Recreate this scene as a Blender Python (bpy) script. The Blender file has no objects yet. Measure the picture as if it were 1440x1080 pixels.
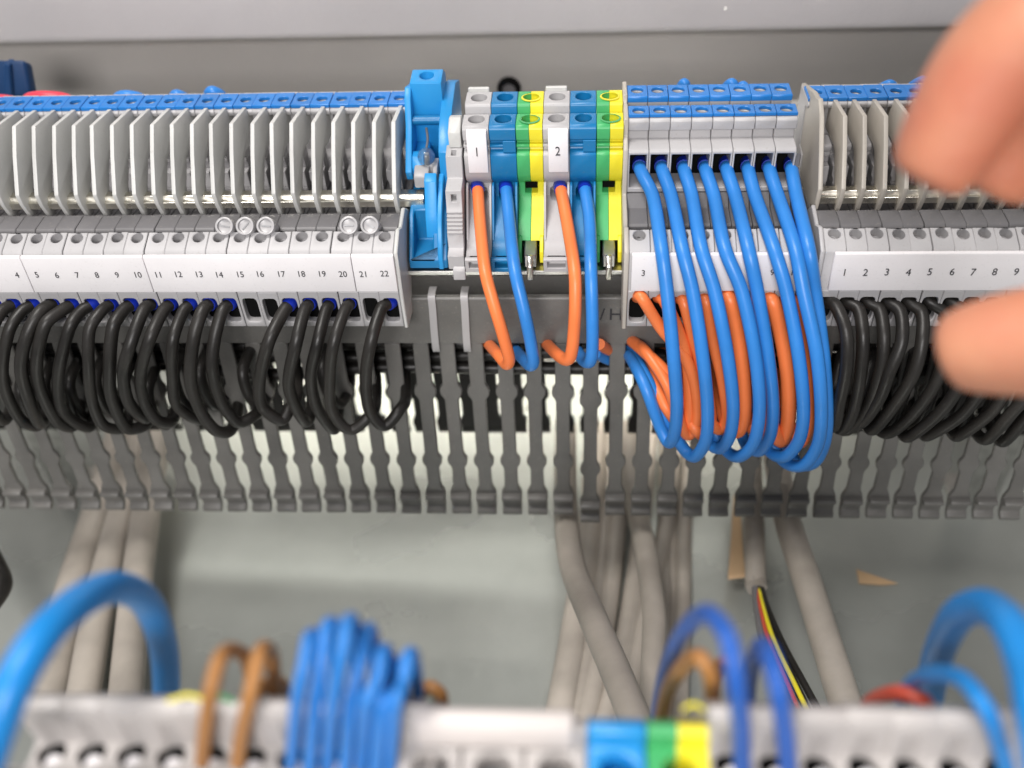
import bpy, bmesh, math, random
from mathutils import Vector, Matrix
random.seed(7)
S = 0.001                                  # all shapes are written in millimetres
scn = bpy.context.scene
COL = scn.collection
R = math.radians

# ------------------------------------------------------------------ camera
FPX, CX, CY, CAMX, CAMZ = 1400.0, 740.0, 540.0, 6.5, 285.0
CAMROT = Matrix(((0.998332, -0.003089, 0.057659), (0.044888, 0.669634, -0.741334), (-0.036321, 0.742685, 0.668655)))   # pitched down 42 degrees, turned 3 degrees left
cd = bpy.data.cameras.new('camera'); cam = bpy.data.objects.new('camera', cd); COL.objects.link(cam)
cam.location = (CAMX*S, 0, CAMZ*S); cam.rotation_euler = CAMROT.to_euler()
cd.sensor_width = 36; cd.lens = FPX/1440*36; cd.shift_x = -(CX-720)/1440
cd.clip_start = 0.005; cd.clip_end = 20
cd.dof.use_dof = True; cd.dof.focus_distance = 0.256; cd.dof.aperture_fstop = 7.8
scn.camera = cam

# ------------------------------------------------------------------ light
w = bpy.data.worlds.new('World'); scn.world = w; w.use_nodes = True
bg = w.node_tree.nodes['Background']; bg.inputs[0].default_value = (0.93, 0.95, 1.0, 1); bg.inputs[1].default_value = 0.20
def area(name, loc, target, sx, sy, power, color):
    l = bpy.data.lights.new(name, 'AREA'); l.shape = 'RECTANGLE'; l.size = sx*S; l.size_y = sy*S
    l.energy = power; l.color = color
    o = bpy.data.objects.new(name, l); COL.objects.link(o); o.location = [c*S for c in loc]
    d = (Vector(target)-Vector(loc)); o.rotation_euler = d.to_track_quat('-Z', 'Y').to_euler(); return o
area('ceiling_lamp', (-230, 40, 900), (0, 220, 130), 300, 220, 4.4, (1.0, 0.96, 0.92))
area('front_lamp', (-60, -700, 640), (0, 210, 130), 360, 260, 6.4, (1.0, 0.97, 0.96))
b_ = area('back_fill', (-30, 301, 330), (-30, 301, 0), 220, 12, 0.17, (1.0, 0.94, 0.84)); b_.data.spread = R(24); b_.rotation_euler = (R(1.5), 0, 0)  # added strip light, no real source; brightens the floor behind the terminals
area('low_back_fill', (-30, 318, 122), (-20, 225, 0), 340, 14, 0.065, (1.0, 0.98, 0.92))  # unseen light added low behind the duct to lift the floor there
scn.view_settings.view_transform = 'Standard'; scn.view_settings.look = 'None'
scn.view_settings.exposure = 0.3; scn.view_settings.gamma = 1.0

# ------------------------------------------------------------------ helpers
def W(px, py, Y=None, Z=None, D=None):
    """point of the place (mm) seen at a photo pixel, at a given distance back Y, height Z or depth D"""
    w = CAMROT @ Vector(((px-CX)/FPX, (CY-py)/FPX, -1))
    d = D if D is not None else (Y/w.y if Y is not None else (Z-CAMZ)/w.z)
    return Vector((CAMX, 0, CAMZ))+w*d

def mat(name, col, rough=0.45, metal=0.0, var=0.08, vscale=60, bump=0.15, bscale=900, spec=0.5, trans=0.0, sss=0.0, col2=None, coat=0.0, speck=0.0):
    m = bpy.data.materials.new(name); m.use_nodes = True; nt = m.node_tree; N = nt.nodes; L = nt.links
    b = N['Principled BSDF']
    tc = N.new('ShaderNodeTexCoord')
    oi = N.new('ShaderNodeObjectInfo')
    add = N.new('ShaderNodeVectorMath'); add.operation = 'ADD'
    L.new(tc.outputs['Object'], add.inputs[0]); L.new(oi.outputs['Location'], add.inputs[1])
    n = N.new('ShaderNodeTexNoise'); n.inputs['Scale'].default_value = vscale; n.inputs['Detail'].default_value = 5
    L.new(add.outputs[0], n.inputs['Vector'])
    cr = N.new('ShaderNodeValToRGB'); cr.color_ramp.elements[0].position = 0.3; cr.color_ramp.elements[1].position = 0.7
    c2 = col2 if col2 else tuple(c*(1-var*1.6) for c in col)
    cr.color_ramp.elements[0].color = (*c2, 1); cr.color_ramp.elements[1].color = (*[min(1, c*(1+var*0.5)) for c in col], 1)
    L.new(n.outputs['Fac'], cr.inputs[0])
    last = cr.outputs[0]
    hsv = N.new('ShaderNodeHueSaturation'); mr = N.new('ShaderNodeMapRange')
    mr.inputs['To Min'].default_value = 1-var*0.6; mr.inputs['To Max'].default_value = 1+var*0.6
    L.new(oi.outputs['Random'], mr.inputs['Value']); L.new(mr.outputs[0], hsv.inputs['Value']); L.new(last, hsv.inputs['Color'])
    last = hsv.outputs[0]
    if speck > 0:                          # dust and fine dirt
        n3 = N.new('ShaderNodeTexNoise'); n3.inputs['Scale'].default_value = 1500; n3.inputs['Detail'].default_value = 3
        L.new(add.outputs[0], n3.inputs['Vector'])
        r3 = N.new('ShaderNodeValToRGB'); r3.color_ramp.elements[0].position = 0.62; r3.color_ramp.elements[1].position = 0.72
        L.new(n3.outputs['Fac'], r3.inputs[0])
        ml = N.new('ShaderNodeMath'); ml.operation = 'MULTIPLY'; ml.inputs[1].default_value = speck; L.new(r3.outputs[0], ml.inputs[0])
        mx = N.new('ShaderNodeMix'); mx.data_type = 'RGBA'; L.new(ml.outputs[0], mx.inputs[0]); L.new(last, mx.inputs[6])
        mx.inputs[7].default_value = (0.30, 0.27, 0.23, 1); last = mx.outputs[2]
    L.new(last, b.inputs['Base Color'])
    rr = N.new('ShaderNodeMapRange'); rr.inputs['To Min'].default_value = max(0.05, rough-0.10); rr.inputs['To Max'].default_value = min(1, rough+0.12)
    L.new(n.outputs['Fac'], rr.inputs['Value']); L.new(rr.outputs[0], b.inputs['Roughness'])
    b.inputs['Metallic'].default_value = metal; b.inputs['Specular IOR Level'].default_value = spec
    b.inputs['Transmission Weight'].default_value = trans
    b.inputs['Coat Weight'].default_value = coat
    if sss: b.inputs['Subsurface Weight'].default_value = sss; b.inputs['Subsurface Radius'].default_value = (0.004, 0.0015, 0.0008); b.inputs['Subsurface Scale'].default_value = 1.0
    if bump:
        n2 = N.new('ShaderNodeTexNoise'); n2.inputs['Scale'].default_value = bscale; n2.inputs['Detail'].default_value = 3
        L.new(add.outputs[0], n2.inputs['Vector'])
        bp = N.new('ShaderNodeBump'); bp.inputs['Strength'].default_value = bump; bp.inputs['Distance'].default_value = 0.0002
        L.new(n2.outputs['Fac'], bp.inputs['Height']); L.new(bp.outputs[0], b.inputs['Normal'])
    return m

M = dict(
    grey=mat('grey_plastic', (0.49, 0.48, 0.485), 0.42, speck=0.25),
    fin=mat('pale_grey_plastic', (0.62, 0.62, 0.60), 0.40, speck=0.2),
    warm=mat('ivory_grey_plastic', (0.54, 0.50, 0.44), 0.42, speck=0.2),
    mgrey=mat('middle_grey_plastic', (0.33, 0.32, 0.33), 0.45, speck=0.3),
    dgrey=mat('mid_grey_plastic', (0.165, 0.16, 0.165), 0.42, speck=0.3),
    marker=mat('white_marker_plastic', (0.86, 0.83, 0.84), 0.5, var=0.03, speck=0.10),
    ink=mat('black_ink', (0.03, 0.03, 0.035), 0.6, bump=0),
    bluecap=mat('blue_cap_plastic', (0.016, 0.20, 0.60), 0.38, speck=0.15),
    bluebody=mat('cyan_blue_plastic', (0.007, 0.185, 0.43), 0.38, var=0.06, speck=0.12),
    bluebright=mat('bright_blue_plastic', (0.02, 0.29, 0.66), 0.36, var=0.06),
    green=mat('green_plastic', (0.06, 0.42, 0.14), 0.4, var=0.06),
    yellow=mat('yellow_plastic', (0.85, 0.74, 0.03), 0.4, var=0.05),
    steel=mat('zinc_steel', (0.62, 0.61, 0.58), 0.32, metal=1.0, var=0.15, vscale=300),
    bar=mat('nickel_bar', (0.80, 0.77, 0.68), 0.28, metal=1.0, var=0.1, vscale=200),
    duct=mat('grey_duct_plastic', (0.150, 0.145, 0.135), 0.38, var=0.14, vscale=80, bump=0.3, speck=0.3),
    ductr=mat('shaded_duct_plastic', (0.03, 0.029, 0.027), 0.5, spec=0.25, var=0.10, vscale=80, bump=0.3),  # rear duct wall: same plastic, with the shade put into its colour
    black=mat('black_insulation', (0.021, 0.019, 0.017), 0.40, var=0.3, vscale=90, bump=0.35, bscale=500, speck=0.05, spec=0.42),
    blue=mat('blue_insulation', (0.032, 0.235, 0.68), 0.36, var=0.08, vscale=90, bump=0.15, bscale=400),
    blue2=mat('cobalt_insulation', (0.02, 0.12, 0.50), 0.40, var=0.08, vscale=90, bump=0.15, bscale=400),
    cyan=mat('azure_insulation', (0.008, 0.25, 0.68), 0.38, var=0.06, vscale=90, bump=0.15),
    orange=mat('orange_insulation', (0.93, 0.22, 0.062), 0.38, var=0.07, vscale=90, bump=0.15, bscale=400),
    brown=mat('brown_insulation', (0.42, 0.19, 0.055), 0.42, var=0.1),
    red=mat('red_insulation', (0.62, 0.09, 0.05), 0.4, var=0.08),
    pink=mat('crimson_insulation', (0.75, 0.05, 0.09), 0.4, var=0.08),
    ferrule=mat('blue_ferrule', (0.008, 0.03, 0.42), 0.35, var=0.05),
    cable=mat('grey_cable_sheath', (0.45, 0.405, 0.35), 0.42, var=0.22, vscale=40, bump=0.4, bscale=500, speck=0.15),
    tie=mat('translucent_nylon', (0.42, 0.41, 0.41), 0.35, var=0.05),
    clear=mat('clear_plastic', (0.44, 0.43, 0.435), 0.25, var=0.05),
    glass=mat('clear_glass', (0.92, 0.93, 0.95), 0.06, trans=0.95, var=0.02, bump=0),
    cream2=mat('blank_marker_plastic', (0.70, 0.645, 0.61), 0.5, var=0.03),
    cream=mat('cream_plastic', (0.50, 0.47, 0.45), 0.42, speck=0.12),
    plate=mat('galvanised_floor', (0.42, 0.44, 0.41), 0.28, metal=0.45, speck=0.35, var=0.26, vscale=9, bump=0.2, bscale=200),
    wall=mat('painted_cabinet_back', (0.40, 0.375, 0.355), 0.5, var=0.10, vscale=9, bump=0.5, bscale=700),
    frame=mat('painted_cabinet_frame', (0.62, 0.59, 0.60), 0.45, var=0.05, vscale=20, bump=0.5, bscale=700),
    screw=mat('dull_screw', (0.34, 0.34, 0.35), 0.4, metal=0.8, var=0.15, vscale=400),
    dark=mat('black_rubber_and_shade', (0.006, 0.006, 0.006), 0.85, spec=0.08, bump=0),  # grommet rubber, and the black fill standing in for shade inside openings
    navy=mat('navy_plastic', (0.004, 0.04, 0.13), 0.45),
    copper=mat('copper', (0.8, 0.35, 0.15), 0.35, metal=1.0),
    tan=mat('tan_matte', (0.62, 0.42, 0.24), 0.7),
    skin=mat('skin', (0.60, 0.29, 0.165), 0.55, var=0.14, vscale=45, bump=0.9, bscale=420, sss=0.2, col2=(0.56, 0.20, 0.12)),
    nail=mat('fingernail', (0.85, 0.52, 0.42), 0.28, var=0.03, bump=0),
)

def prism(bm, prof, x0, x1):
    a = [bm.verts.new((x0, y, z)) for y, z in prof]; b = [bm.verts.new((x1, y, z)) for y, z in prof]
    n = len(prof); fs = [bm.faces.new(a), bm.faces.new(b[::-1])]
    for i in range(n): fs.append(bm.faces.new((a[i], b[i], b[(i+1) % n], a[(i+1) % n])))
    return bm
def box(bm, x0, x1, y0, y1, z0, z1):
    return prism(bm, [(y0, z0), (y1, z0), (y1, z1), (y0, z1)], x0, x1)
def poly3(bm, pts, vec):
    vec = Vector(vec); a = [bm.verts.new(p) for p in pts]; b = [bm.verts.new(Vector(p)+vec) for p in pts]
    n = len(pts); bm.faces.new(a); bm.faces.new(b[::-1])
    for i in range(n): bm.faces.new((a[i], b[i], b[(i+1) % n], a[(i+1) % n]))
    return bm
def cyl(bm, p, axis, r, h, n=20, sq=None, r2=None):
    """cylinder from p along axis; sq=(rx, ry, power) makes a rounded-rectangle section"""
    axis = Vector(axis).normalized(); u = Vector((1, 0, 0)) if abs(axis.x) < 0.9 else Vector((0, 1, 0))
    u = (u - axis*u.dot(axis)).normalized(); v = axis.cross(u); p = Vector(p)
    A, B = [], []
    for i in range(n):
        a = 2*math.pi*i/n; c, s = math.cos(a), math.sin(a)
        if sq:
            e = 2/sq[2]; cx = sq[0]*math.copysign(abs(c)**e, c); cy = sq[1]*math.copysign(abs(s)**e, s)
        else: cx, cy = r*c, r*s
        k = (r2/r) if r2 is not None else 1
        A.append(bm.verts.new(p+u*cx+v*cy)); B.append(bm.verts.new(p+u*cx*k+v*cy*k+axis*h))
    bm.faces.new(A[::-1]); bm.faces.new(B)
    for i in range(n): bm.faces.new((A[i], A[(i+1) % n], B[(i+1) % n], B[i]))
    return bm
def smooth_path(pts, sub=7):
    P = [Vector(p) for p in pts]; P = [P[0]*2-P[1]]+P+[P[-1]*2-P[-2]]; out = []
    for i in range(1, len(P)-2):
        p0, p1, p2, p3 = P[i-1:i+3]
        # centripetal-like cubic with length-limited tangents
        l = (p2-p1).length
        m1 = (p2-p0); m2 = (p3-p1)
        m1 = m1.normalized()*min(l, m1.length*0.5) if m1.length > 0 else m1; m2 = m2.normalized()*min(l, m2.length*0.5) if m2.length > 0 else m2
        for k in range(sub):
            t = k/sub; t2, t3 = t*t, t*t*t
            out.append(p1*(2*t3-3*t2+1)+m1*(t3-2*t2+t)+p2*(-2*t3+3*t2)+m2*(t3-t2))
    out.append(P[-2]); return out
def tube(bm, pts, r, n=12, sub=7, smooth=True, r1=None, flat=1.0):
    P = smooth_path(pts, sub) if smooth else [Vector(p) for p in pts]
    T = [(P[min(i+1, len(P)-1)]-P[max(i-1, 0)]).normalized() for i in range(len(P))]
    u = T[0].orthogonal().normalized(); rings = []
    for i, p in enumerate(P):
        u = (u-T[i]*u.dot(T[i])).normalized(); v = T[i].cross(u)
        rr = r if r1 is None else r+(r1-r)*i/(len(P)-1)
        rings.append([bm.verts.new(p+(u*math.cos(2*math.pi*k/n)+v*math.sin(2*math.pi*k/n)*flat)*rr) for k in range(n)])
    for a, b in zip(rings, rings[1:]):
        for k in range(n): bm.faces.new((a[k], a[(k+1) % n], b[(k+1) % n], b[k]))
    bm.faces.new(rings[0][::-1]); bm.faces.new(rings[-1]); return bm

def to_mesh(name, bm, base=(0, 0, 0), bevel=0.0, cuts=(), seg=1, ang=35):
    bmesh.ops.recalc_face_normals(bm, faces=bm.faces)
    if bevel or cuts:                       # worked at mm scale, then shrunk
        me = bpy.data.meshes.new('tmp'); bm.to_mesh(me); bm.free()
        o = bpy.data.objects.new('tmp', me); COL.objects.link(o); junk = [o]
        for c in cuts:
            bmesh.ops.recalc_face_normals(c, faces=c.faces)
            cm = bpy.data.meshes.new('cut'); c.to_mesh(cm); c.free(); co = bpy.data.objects.new('cut', cm); COL.objects.link(co); junk.append(co)
            md = o.modifiers.new('b', 'BOOLEAN'); md.operation = 'DIFFERENCE'; md.solver = 'EXACT'; md.object = co
        if bevel:
            md = o.modifiers.new('v', 'BEVEL'); md.width = bevel; md.segments = seg; md.limit_method = 'ANGLE'; md.angle_limit = R(38); md.use_clamp_overlap = True
        dg = bpy.context.evaluated_depsgraph_get(); me2 = bpy.data.meshes.new_from_object(o.evaluated_get(dg))
        for j in junk: bpy.data.objects.remove(j)
        me = me2; me.name = name
    else:
        me = bpy.data.meshes.new(name); bm.to_mesh(me); bm.free()
    me.transform(Matrix.Scale(S, 4) @ Matrix.Translation(-Vector(base)))
    for p in me.polygons: p.use_smooth = True
    me.set_sharp_from_angle(angle=R(ang))
    return me
def tag(o, label=None, cat=None, group=None, kind=None):
    if label: o['label'] = label
    if cat: o['category'] = cat
    if group: o['group'] = group
    if kind: o['kind'] = kind
    return o
class Thing:
    def __init__(s, name, label, cat, base, group=None):
        s.base = Vector(base); s.o = bpy.data.objects.new(name, None); COL.objects.link(s.o)
        s.o.empty_display_size = 0.004; s.o.location = s.base*S; tag(s.o, label, cat, group)
    def part(s, name, bm, m, bevel=0.0, cuts=(), parent=None, label=None, seg=1, ang=35, kind=None):
        me = bm if isinstance(bm, bpy.types.Mesh) else to_mesh(name, bm, s.base, bevel, cuts, seg, ang)
        o = bpy.data.objects.new(name, me); COL.objects.link(o); o.parent = parent or s.o
        me.materials.clear(); me.materials.append(M[m])
        if label: o['label'] = label
        if kind: o['kind'] = kind
        return o
def dup(t, dx, label, group=None, skip=(), dz=0, dy=0, swap=None):
    r = t.o.copy(); COL.objects.link(r); r.location = t.o.location+Vector((dx, dy, dz))*S; r['label'] = label
    if group: r['group'] = group
    def rec(src, dst):
        for ch in [c for c in bpy.data.objects if c.parent == src]:
            if ch.name.split('.')[0] in skip: continue
            c = ch.copy(); COL.objects.link(c); c.parent = dst; rec(ch, c)
    r.rotation_euler = (R(random.uniform(-0.35, 0.35)), 0, R(random.uniform(-0.25, 0.25)))
    rec(t.o, r)
    for c in r.children:
        if c.name.startswith('fin'): c.rotation_euler = (0, R(random.uniform(-0.5, 0.5)), R(random.uniform(-0.6, 0.6)))
    return r
def solo(name, label, cat, bm, m, base=None, group=None, bevel=0.0, cuts=(), kind=None, seg=1, ang=35):
    if base is None:
        xs = [v.co for v in bm.verts]; base = (sum(v.x for v in xs)/len(xs), sum(v.y for v in xs)/len(xs), min(v.z for v in xs))
    me = to_mesh(name, bm, base, bevel, cuts, seg, ang); me.materials.append(M[m])
    o = bpy.data.objects.new(name, me); COL.objects.link(o); o.location = Vector(base)*S
    tag(o, label, cat, group, kind); return o
B = bmesh.new
def text_bm(s, size, origin, ux, uy, depth=0.06, align='CENTER', sx=1.0):
    cu = bpy.data.curves.new('t', 'FONT'); cu.body = s; cu.size = 1; cu.align_x = align; cu.align_y = 'CENTER'; cu.extrude = 0.03; cu.resolution_u = 3
    o = bpy.data.objects.new('t', cu); COL.objects.link(o); dg = bpy.context.evaluated_depsgraph_get()
    me = bpy.data.meshes.new_from_object(o.evaluated_get(dg)); bpy.data.objects.remove(o)
    ux = Vector(ux).normalized(); uy = Vector(uy).normalized(); uz = ux.cross(uy)
    bm = B(); bm.from_mesh(me)
    for v in bm.verts:
        v.co = Vector(origin)+ux*v.co.x*size*sx+uy*v.co.y*size+uz*v.co.z/0.03*depth*0.5
    return bm
def slot_cut(p, axis, r, h, a=0.5, wd=0.32):
    axis = Vector(axis).normalized(); u = Vector((math.cos(a), math.sin(a), 0)); u = (u-axis*u.dot(axis)).normalized(); v = axis.cross(u)
    c = Vector(p)+axis*(h-0.45); L = r*0.86
    return poly3(B(), [c+u*L+v*wd, c-u*L+v*wd, c-u*L-v*wd, c+u*L-v*wd], axis*2)
def screw_bm(p, axis, r, h=0.5, ang=0.4, n=18):
    """slotted screw head"""
    bm = B(); axis = Vector(axis).normalized(); cyl(bm, p, axis, r, h, n)
    return bm

# ------------------------------------------------------------------ setting
def struct(name, bm, m, bevel=0.0, cuts=()):
    return solo(name, None, None, bm, m, base=(0, 0, 0), kind='structure', bevel=bevel, cuts=cuts)
struct('floor', box(B(), -420, 420, -160, 332, -4, 0), 'plate')
struct('back_wall', box(B(), -420, 420, 330, 334, 0.2, 330), 'wall')
fr = Thing('cabinet_frame_rail', 'pale painted steel rail along the top of the cabinet back', 'frame rail', (0, 321, 150))
bm = prism(B(), [(330, 151), (330, 230), (318, 230), (318, 154), (319.2, 151.6)], -420, 420); fr.part('rail_face', bm, 'frame', bevel=0.9, seg=3)
fr.part('paint_chip', cyl(B(), W(1020, 12, Y=318.05), (0, -1, 0), 0.5, 0.12, 5), 'fin')
# black grommet on the wall behind the blocks
g = Thing('cable_grommet', 'round black rubber grommet on the grey wall behind the terminals', 'grommet', W(716, 124, Y=330))
c = W(716, 124, Y=329.9)
g.part('ring', cyl(B(), c, (0, -1, 0.15), 4.4, 3.0, 28, r2=3.6), 'dark', bevel=0.6, cuts=[cyl(B(), c+Vector((0, -1.0, 0)), (0, -1, 0.15), 2.4, 6, 20)], seg=2)
g.part('plug', cyl(B(), c+Vector((0, 0, 0)), (0, -1, 0.15), 2.3, 1.6, 20), 'dgrey')

# ------------------------------------------------------------------ rail under the upper terminals
rl = Thing('mounting_rail', 'grey metal mounting rail running under the upper row of terminals', 'rail', (0, 232, 123))
rl.part('rail_profile', prism(B(), [(215.6, 129.5), (222, 129.5), (222, 124.5), (244, 124.5), (244, 129.5), (251, 129.5), (251, 130.8), (242.8, 130.8), (242.8, 125.8), (223.2, 125.8), (223.2, 130.8), (215.6, 130.8)], -235, 190), 'steel', bevel=0.2)
for x in (-190, 150):
    rl.part('support_leg', prism(B(), [(250, 128), (250, 0.3), (264, 0.3), (264, 2), (252, 2), (252, 128)], x-8, x+8), 'steel')

# ------------------------------------------------------------------ wiring duct
DP, ROOT = 8.09, 106.2
duct = Thing('wiring_duct', 'long grey slotted wiring duct below the terminals, open side down', 'wiring duct', (0, 228, 44))
duct.part('base_strip', prism(B(), [(215.2, 106.1), (216.8, 106.1), (217.0, 112.6), (240, 112.6), (240, 106.1), (241.6, 106.1), (241.6, 114.4), (217.2, 114.4), (217.2, 122.1), (215.8, 122.3), (215.2, 121.7)], -252, 198), 'duct', bevel=0.3)
def finger_outline():
    h = [(2.12, -0.05), (2.23, 1.2), (2.23, 14.0), (2.4, 14.7), (3.1, 15.8), (3.27, 17.0), (3.1, 18.2), (2.4, 19.3), (2.02, 20.1), (2.02, 40.0), (2.28, 40.8), (2.95, 41.9), (3.1, 43.0), (2.9, 44.2), (2.18, 45.4), (1.97, 46.6), (2.07, 53.0), (3.0, 55.2), (3.2, 56), (3.2, 58)]
    return [(x, s) for x, s in h] + [(-x, s) for x, s in reversed(h)]
def finger_mesh(Y0, tilt, sign):
    return poly3(B(), [(x, Y0-tilt*q, ROOT-q) for x, q in finger_outline()], (0, sign*1.55, 0))
def hook_bm(Y0, tilt, sign):
    b0 = Y0 - tilt*56
    pr = [(1.3, 49.7), (0, 50.7), (-2.0, 50.3), (-2.4, 49.3), (-1.0, 48.2), (-0.8, 45.5), (-2.4, 44.5), (-2.4, 43.0), (-1.2, 42.6), (0.6, 44.5), (1.3, 47.6)]
    return prism(B(), [(b0+sign*y, z) for y, z in pr], -3.06, 3.06)
bmA = to_mesh('finger', finger_mesh(215.4, 0.12, 1), (0, 228, 44), bevel=0.25)
bmH = to_mesh('hook', hook_bm(215.4, 0.12, 1), (0, 228, 44), bevel=0.35, seg=2)
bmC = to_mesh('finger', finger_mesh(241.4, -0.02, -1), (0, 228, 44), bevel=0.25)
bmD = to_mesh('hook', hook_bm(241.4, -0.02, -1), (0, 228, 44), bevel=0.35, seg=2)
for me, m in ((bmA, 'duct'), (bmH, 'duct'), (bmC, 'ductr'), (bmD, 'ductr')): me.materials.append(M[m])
for k in range(-29, 23):
    x = 0.23+DP*k
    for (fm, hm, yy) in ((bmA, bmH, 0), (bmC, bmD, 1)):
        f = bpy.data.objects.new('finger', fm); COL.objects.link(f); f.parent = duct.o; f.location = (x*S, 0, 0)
        f.rotation_euler = (R(random.uniform(-0.35, 0.35)), R(random.uniform(-0.5, 0.5)), 0)
        if k == 1 and yy == 0: f.location = ((x+0.3)*S, -0.0012, -0.0022)
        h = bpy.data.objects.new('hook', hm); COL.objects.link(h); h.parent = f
def into_duct(px, py, Y):                 # wires that pass through the slots reach behind the duct wall
    return W(px, py, Y=Y+(min(7.5, max(0, Y-201.5)*0.8) if py > 455 else 0))
for s, x in (('/', W(847, 444, Y=215.1).x), ('H', W(866, 444, Y=215.1).x)):
    duct.part('printed_letter', text_bm(s, 5.6, (x, 215.12, W(850, 443, Y=215.1).z), (1, 0, 0), (0, 0, 1)), 'ink')

WORD = 'zero one two three four five six seven eight nine ten eleven twelve thirteen fourteen fifteen sixteen seventeen eighteen nineteen twenty twenty-one twenty-two'.split()
# ------------------------------------------------------------------ finned terminals (left and right blocks)
YB, ZB = 232, 131
def fin_profile():
    return [(236.3, 163.7), (248.6, 162.2), (248.9, 159.4), (251.9, 159.3), (251.9, 152.6), (246, 153.0), (240.6, 153.4), (238.2, 152.6), (236.4, 150.4), (233.4, 147.4), (232.2, 145.2), (231.2, 142.4), (229.6, 140.6), (228.0, 140.2), (226.9, 141.4), (225.4, 146.0), (225.2, 149.2), (231.2, 157.6)]
LP, X22 = 5.367, -44.2
def finned_terminal(label, group, x, wd, finx, warm):
    t = Thing('terminal_block', label, 'terminal', (x, YB, ZB), group)
    def P(bm):                       # shapes are drawn around x = 0, move to x
        for v in bm.verts: v.co.x += x
        return bm
    hw = wd/2-0.05
    # lower tier with screw hole and wire opening
    body = prism(B(), [(206.4, 119.4), (206.0, 131), (206.4, 131.6), (206.4, 142.6), (207.2, 143.6), (212.6, 145.6), (213.4, 144.8), (213.8, 141), (214.6, 139), (214.8, 118.6)], -hw, hw)
    hole = cyl(B(), (0.1, 210.1, 147.6), (0, 0.36, -1), 1.55, 6, 20)
    opening = cyl(B(), (0, 203, 124.9), (0, 1, 0.05), 1, 9.5, 24, sq=(2.0, 4.0, 5))
    back = cyl(B(), (0.1, 253.0, 164), (0, 0, -1), 1.5, 8, 20)
    t.part('lower_tier', P(body), 'grey', bevel=0.18, cuts=[P(hole), P(opening)])
    t.part('opening_shade', P(box(B(), -2.1, 2.1, 208.3, 212.2, 120.4, 129.4)), 'dark')  # black block filling the wire opening, painted shade
    mid = prism(B(), [(214.85, 131.2), (214.85, 140.8), (215.6, 143.6), (216.4, 144.4), (222.5, 144.6), (224.5, 141.6), (235, 140.6), (246.8, 140.6), (246.8, 131.2)], -hw, hw)
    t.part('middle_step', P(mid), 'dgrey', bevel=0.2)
    up = prism(B(), [(247.0, 131.2), (247.0, 147.0), (252, 147.4), (252, 159.0), (249.2, 159.4), (248.8, 160.6), (249.3, 161.2), (260, 161), (262, 150), (258, 131.2)], -hw, hw)
    t.part('upper_tier', P(up), 'grey', bevel=0.15, cuts=[P(back)])
    t.part('screw', P(screw_bm((0.1, 211.0, 141.2), (0, -0.36, 1), 1.4, 1.4)), 'screw', cuts=[P(slot_cut((0.1, 211.0, 141.2), (0, -0.36, 1), 1.4, 1.4, 0.5, 0.26))])
    cap = box(B(), -hw, hw, 249.4, 256.8, 161.25, 162.3)
    t.part('blue_cap', P(cap), 'bluecap', bevel=0.15, cuts=[P(cyl(B(), (0.1, 253.0, 166), (0, 0, -1), 1.5, 8, 20))])
    t.part('screw', P(screw_bm((0.1, 253.0, 158.6), (0, 0, 1), 1.4, 1.9)), 'screw', cuts=[P(slot_cut((0.1, 253.0, 158.6), (0, 0, 1), 1.4, 1.9, 0.3, 0.24))])
    f = prism(B(), fin_profile(), finx-0.58, finx+0.58)
    t.part('fin', P(f), 'warm' if warm else 'fin', bevel=0.22, seg=2)
    # little clip hooks between the fins
    s = 1 if warm else -1
    x0, x1 = (finx-(3.0 if warm else 2.3), finx-0.62)
    cb = prism(B(), [(241.4, 151.0), (241.2, 152.4), (241.8, 152.9), (246.8, 152.9), (246.8, 149.4), (241.8, 149.4), (241.6, 150.4), (242.6, 150.7)], x0, x1)
    t.part('clip', P(cb), 'grey', bevel=0.14)
    jg = B(); poly3(jg, [(x0-0.7, 242.4, 149.3), (x0-0.1, 242.4, 148.6), (x0+0.1, 242.4, 149.35), (x1, 242.4, 149.35), (x1, 242.4, 147.3), (x0-0.2, 242.4, 147.3), (x0-0.5, 242.4, 148.2)], (0, 4.4, 0))
    t.part('catch', P(jg), 'mgrey', bevel=0.12)
    a = finx-LP+0.66; b = finx-0.62
    lump = B(); poly3(lump, [(a+0.55, 240, 140.8), (b, 240, 140.8), (b, 240, 147.2), (a, 240, 147.2), (a-0.02, 240, 144.4), (a+0.45, 240, 143.6)], (0, 6.6, 0))
    t.part('contact_block', P(lump), 'grey', bevel=0.2, cuts=[P(box(B(), a-1, b+1, 239, 240.3, 142.2, 142.42))])
    return t
tL = finned_terminal('grey finned terminal block over the numeral twenty-two, end of the left strip', 'finned terminals of the left block', X22, LP, 1.0, False)
for n in range(21, 0, -1):
    lb = f'grey finned terminal block over the numeral {WORD[n]} on the left strip' if n >= 4 else 'grey finned terminal cut by the left picture edge, left of numeral four'
    dup(tL, (n-22)*LP, lb, 'finned terminals of the left block')
RP, XR1 = 5.19, 68.3
tR = finned_terminal('ivory finned terminal block over the numeral two on the right strip', 'finned terminals of the right block', XR1+RP, RP, -0.95, True)
for n in range(1, 13):
    if n == 2: continue
    lb = f'ivory finned terminal block over the numeral {WORD[n]} on the right strip' if n <= 9 else 'ivory finned terminal at the right picture edge, past numeral nine'
    dup(tR, (n-2)*RP, lb, 'finned terminals of the right block', skip=('fin', 'clip', 'catch', 'contact_block') if n == 1 else ())

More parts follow.
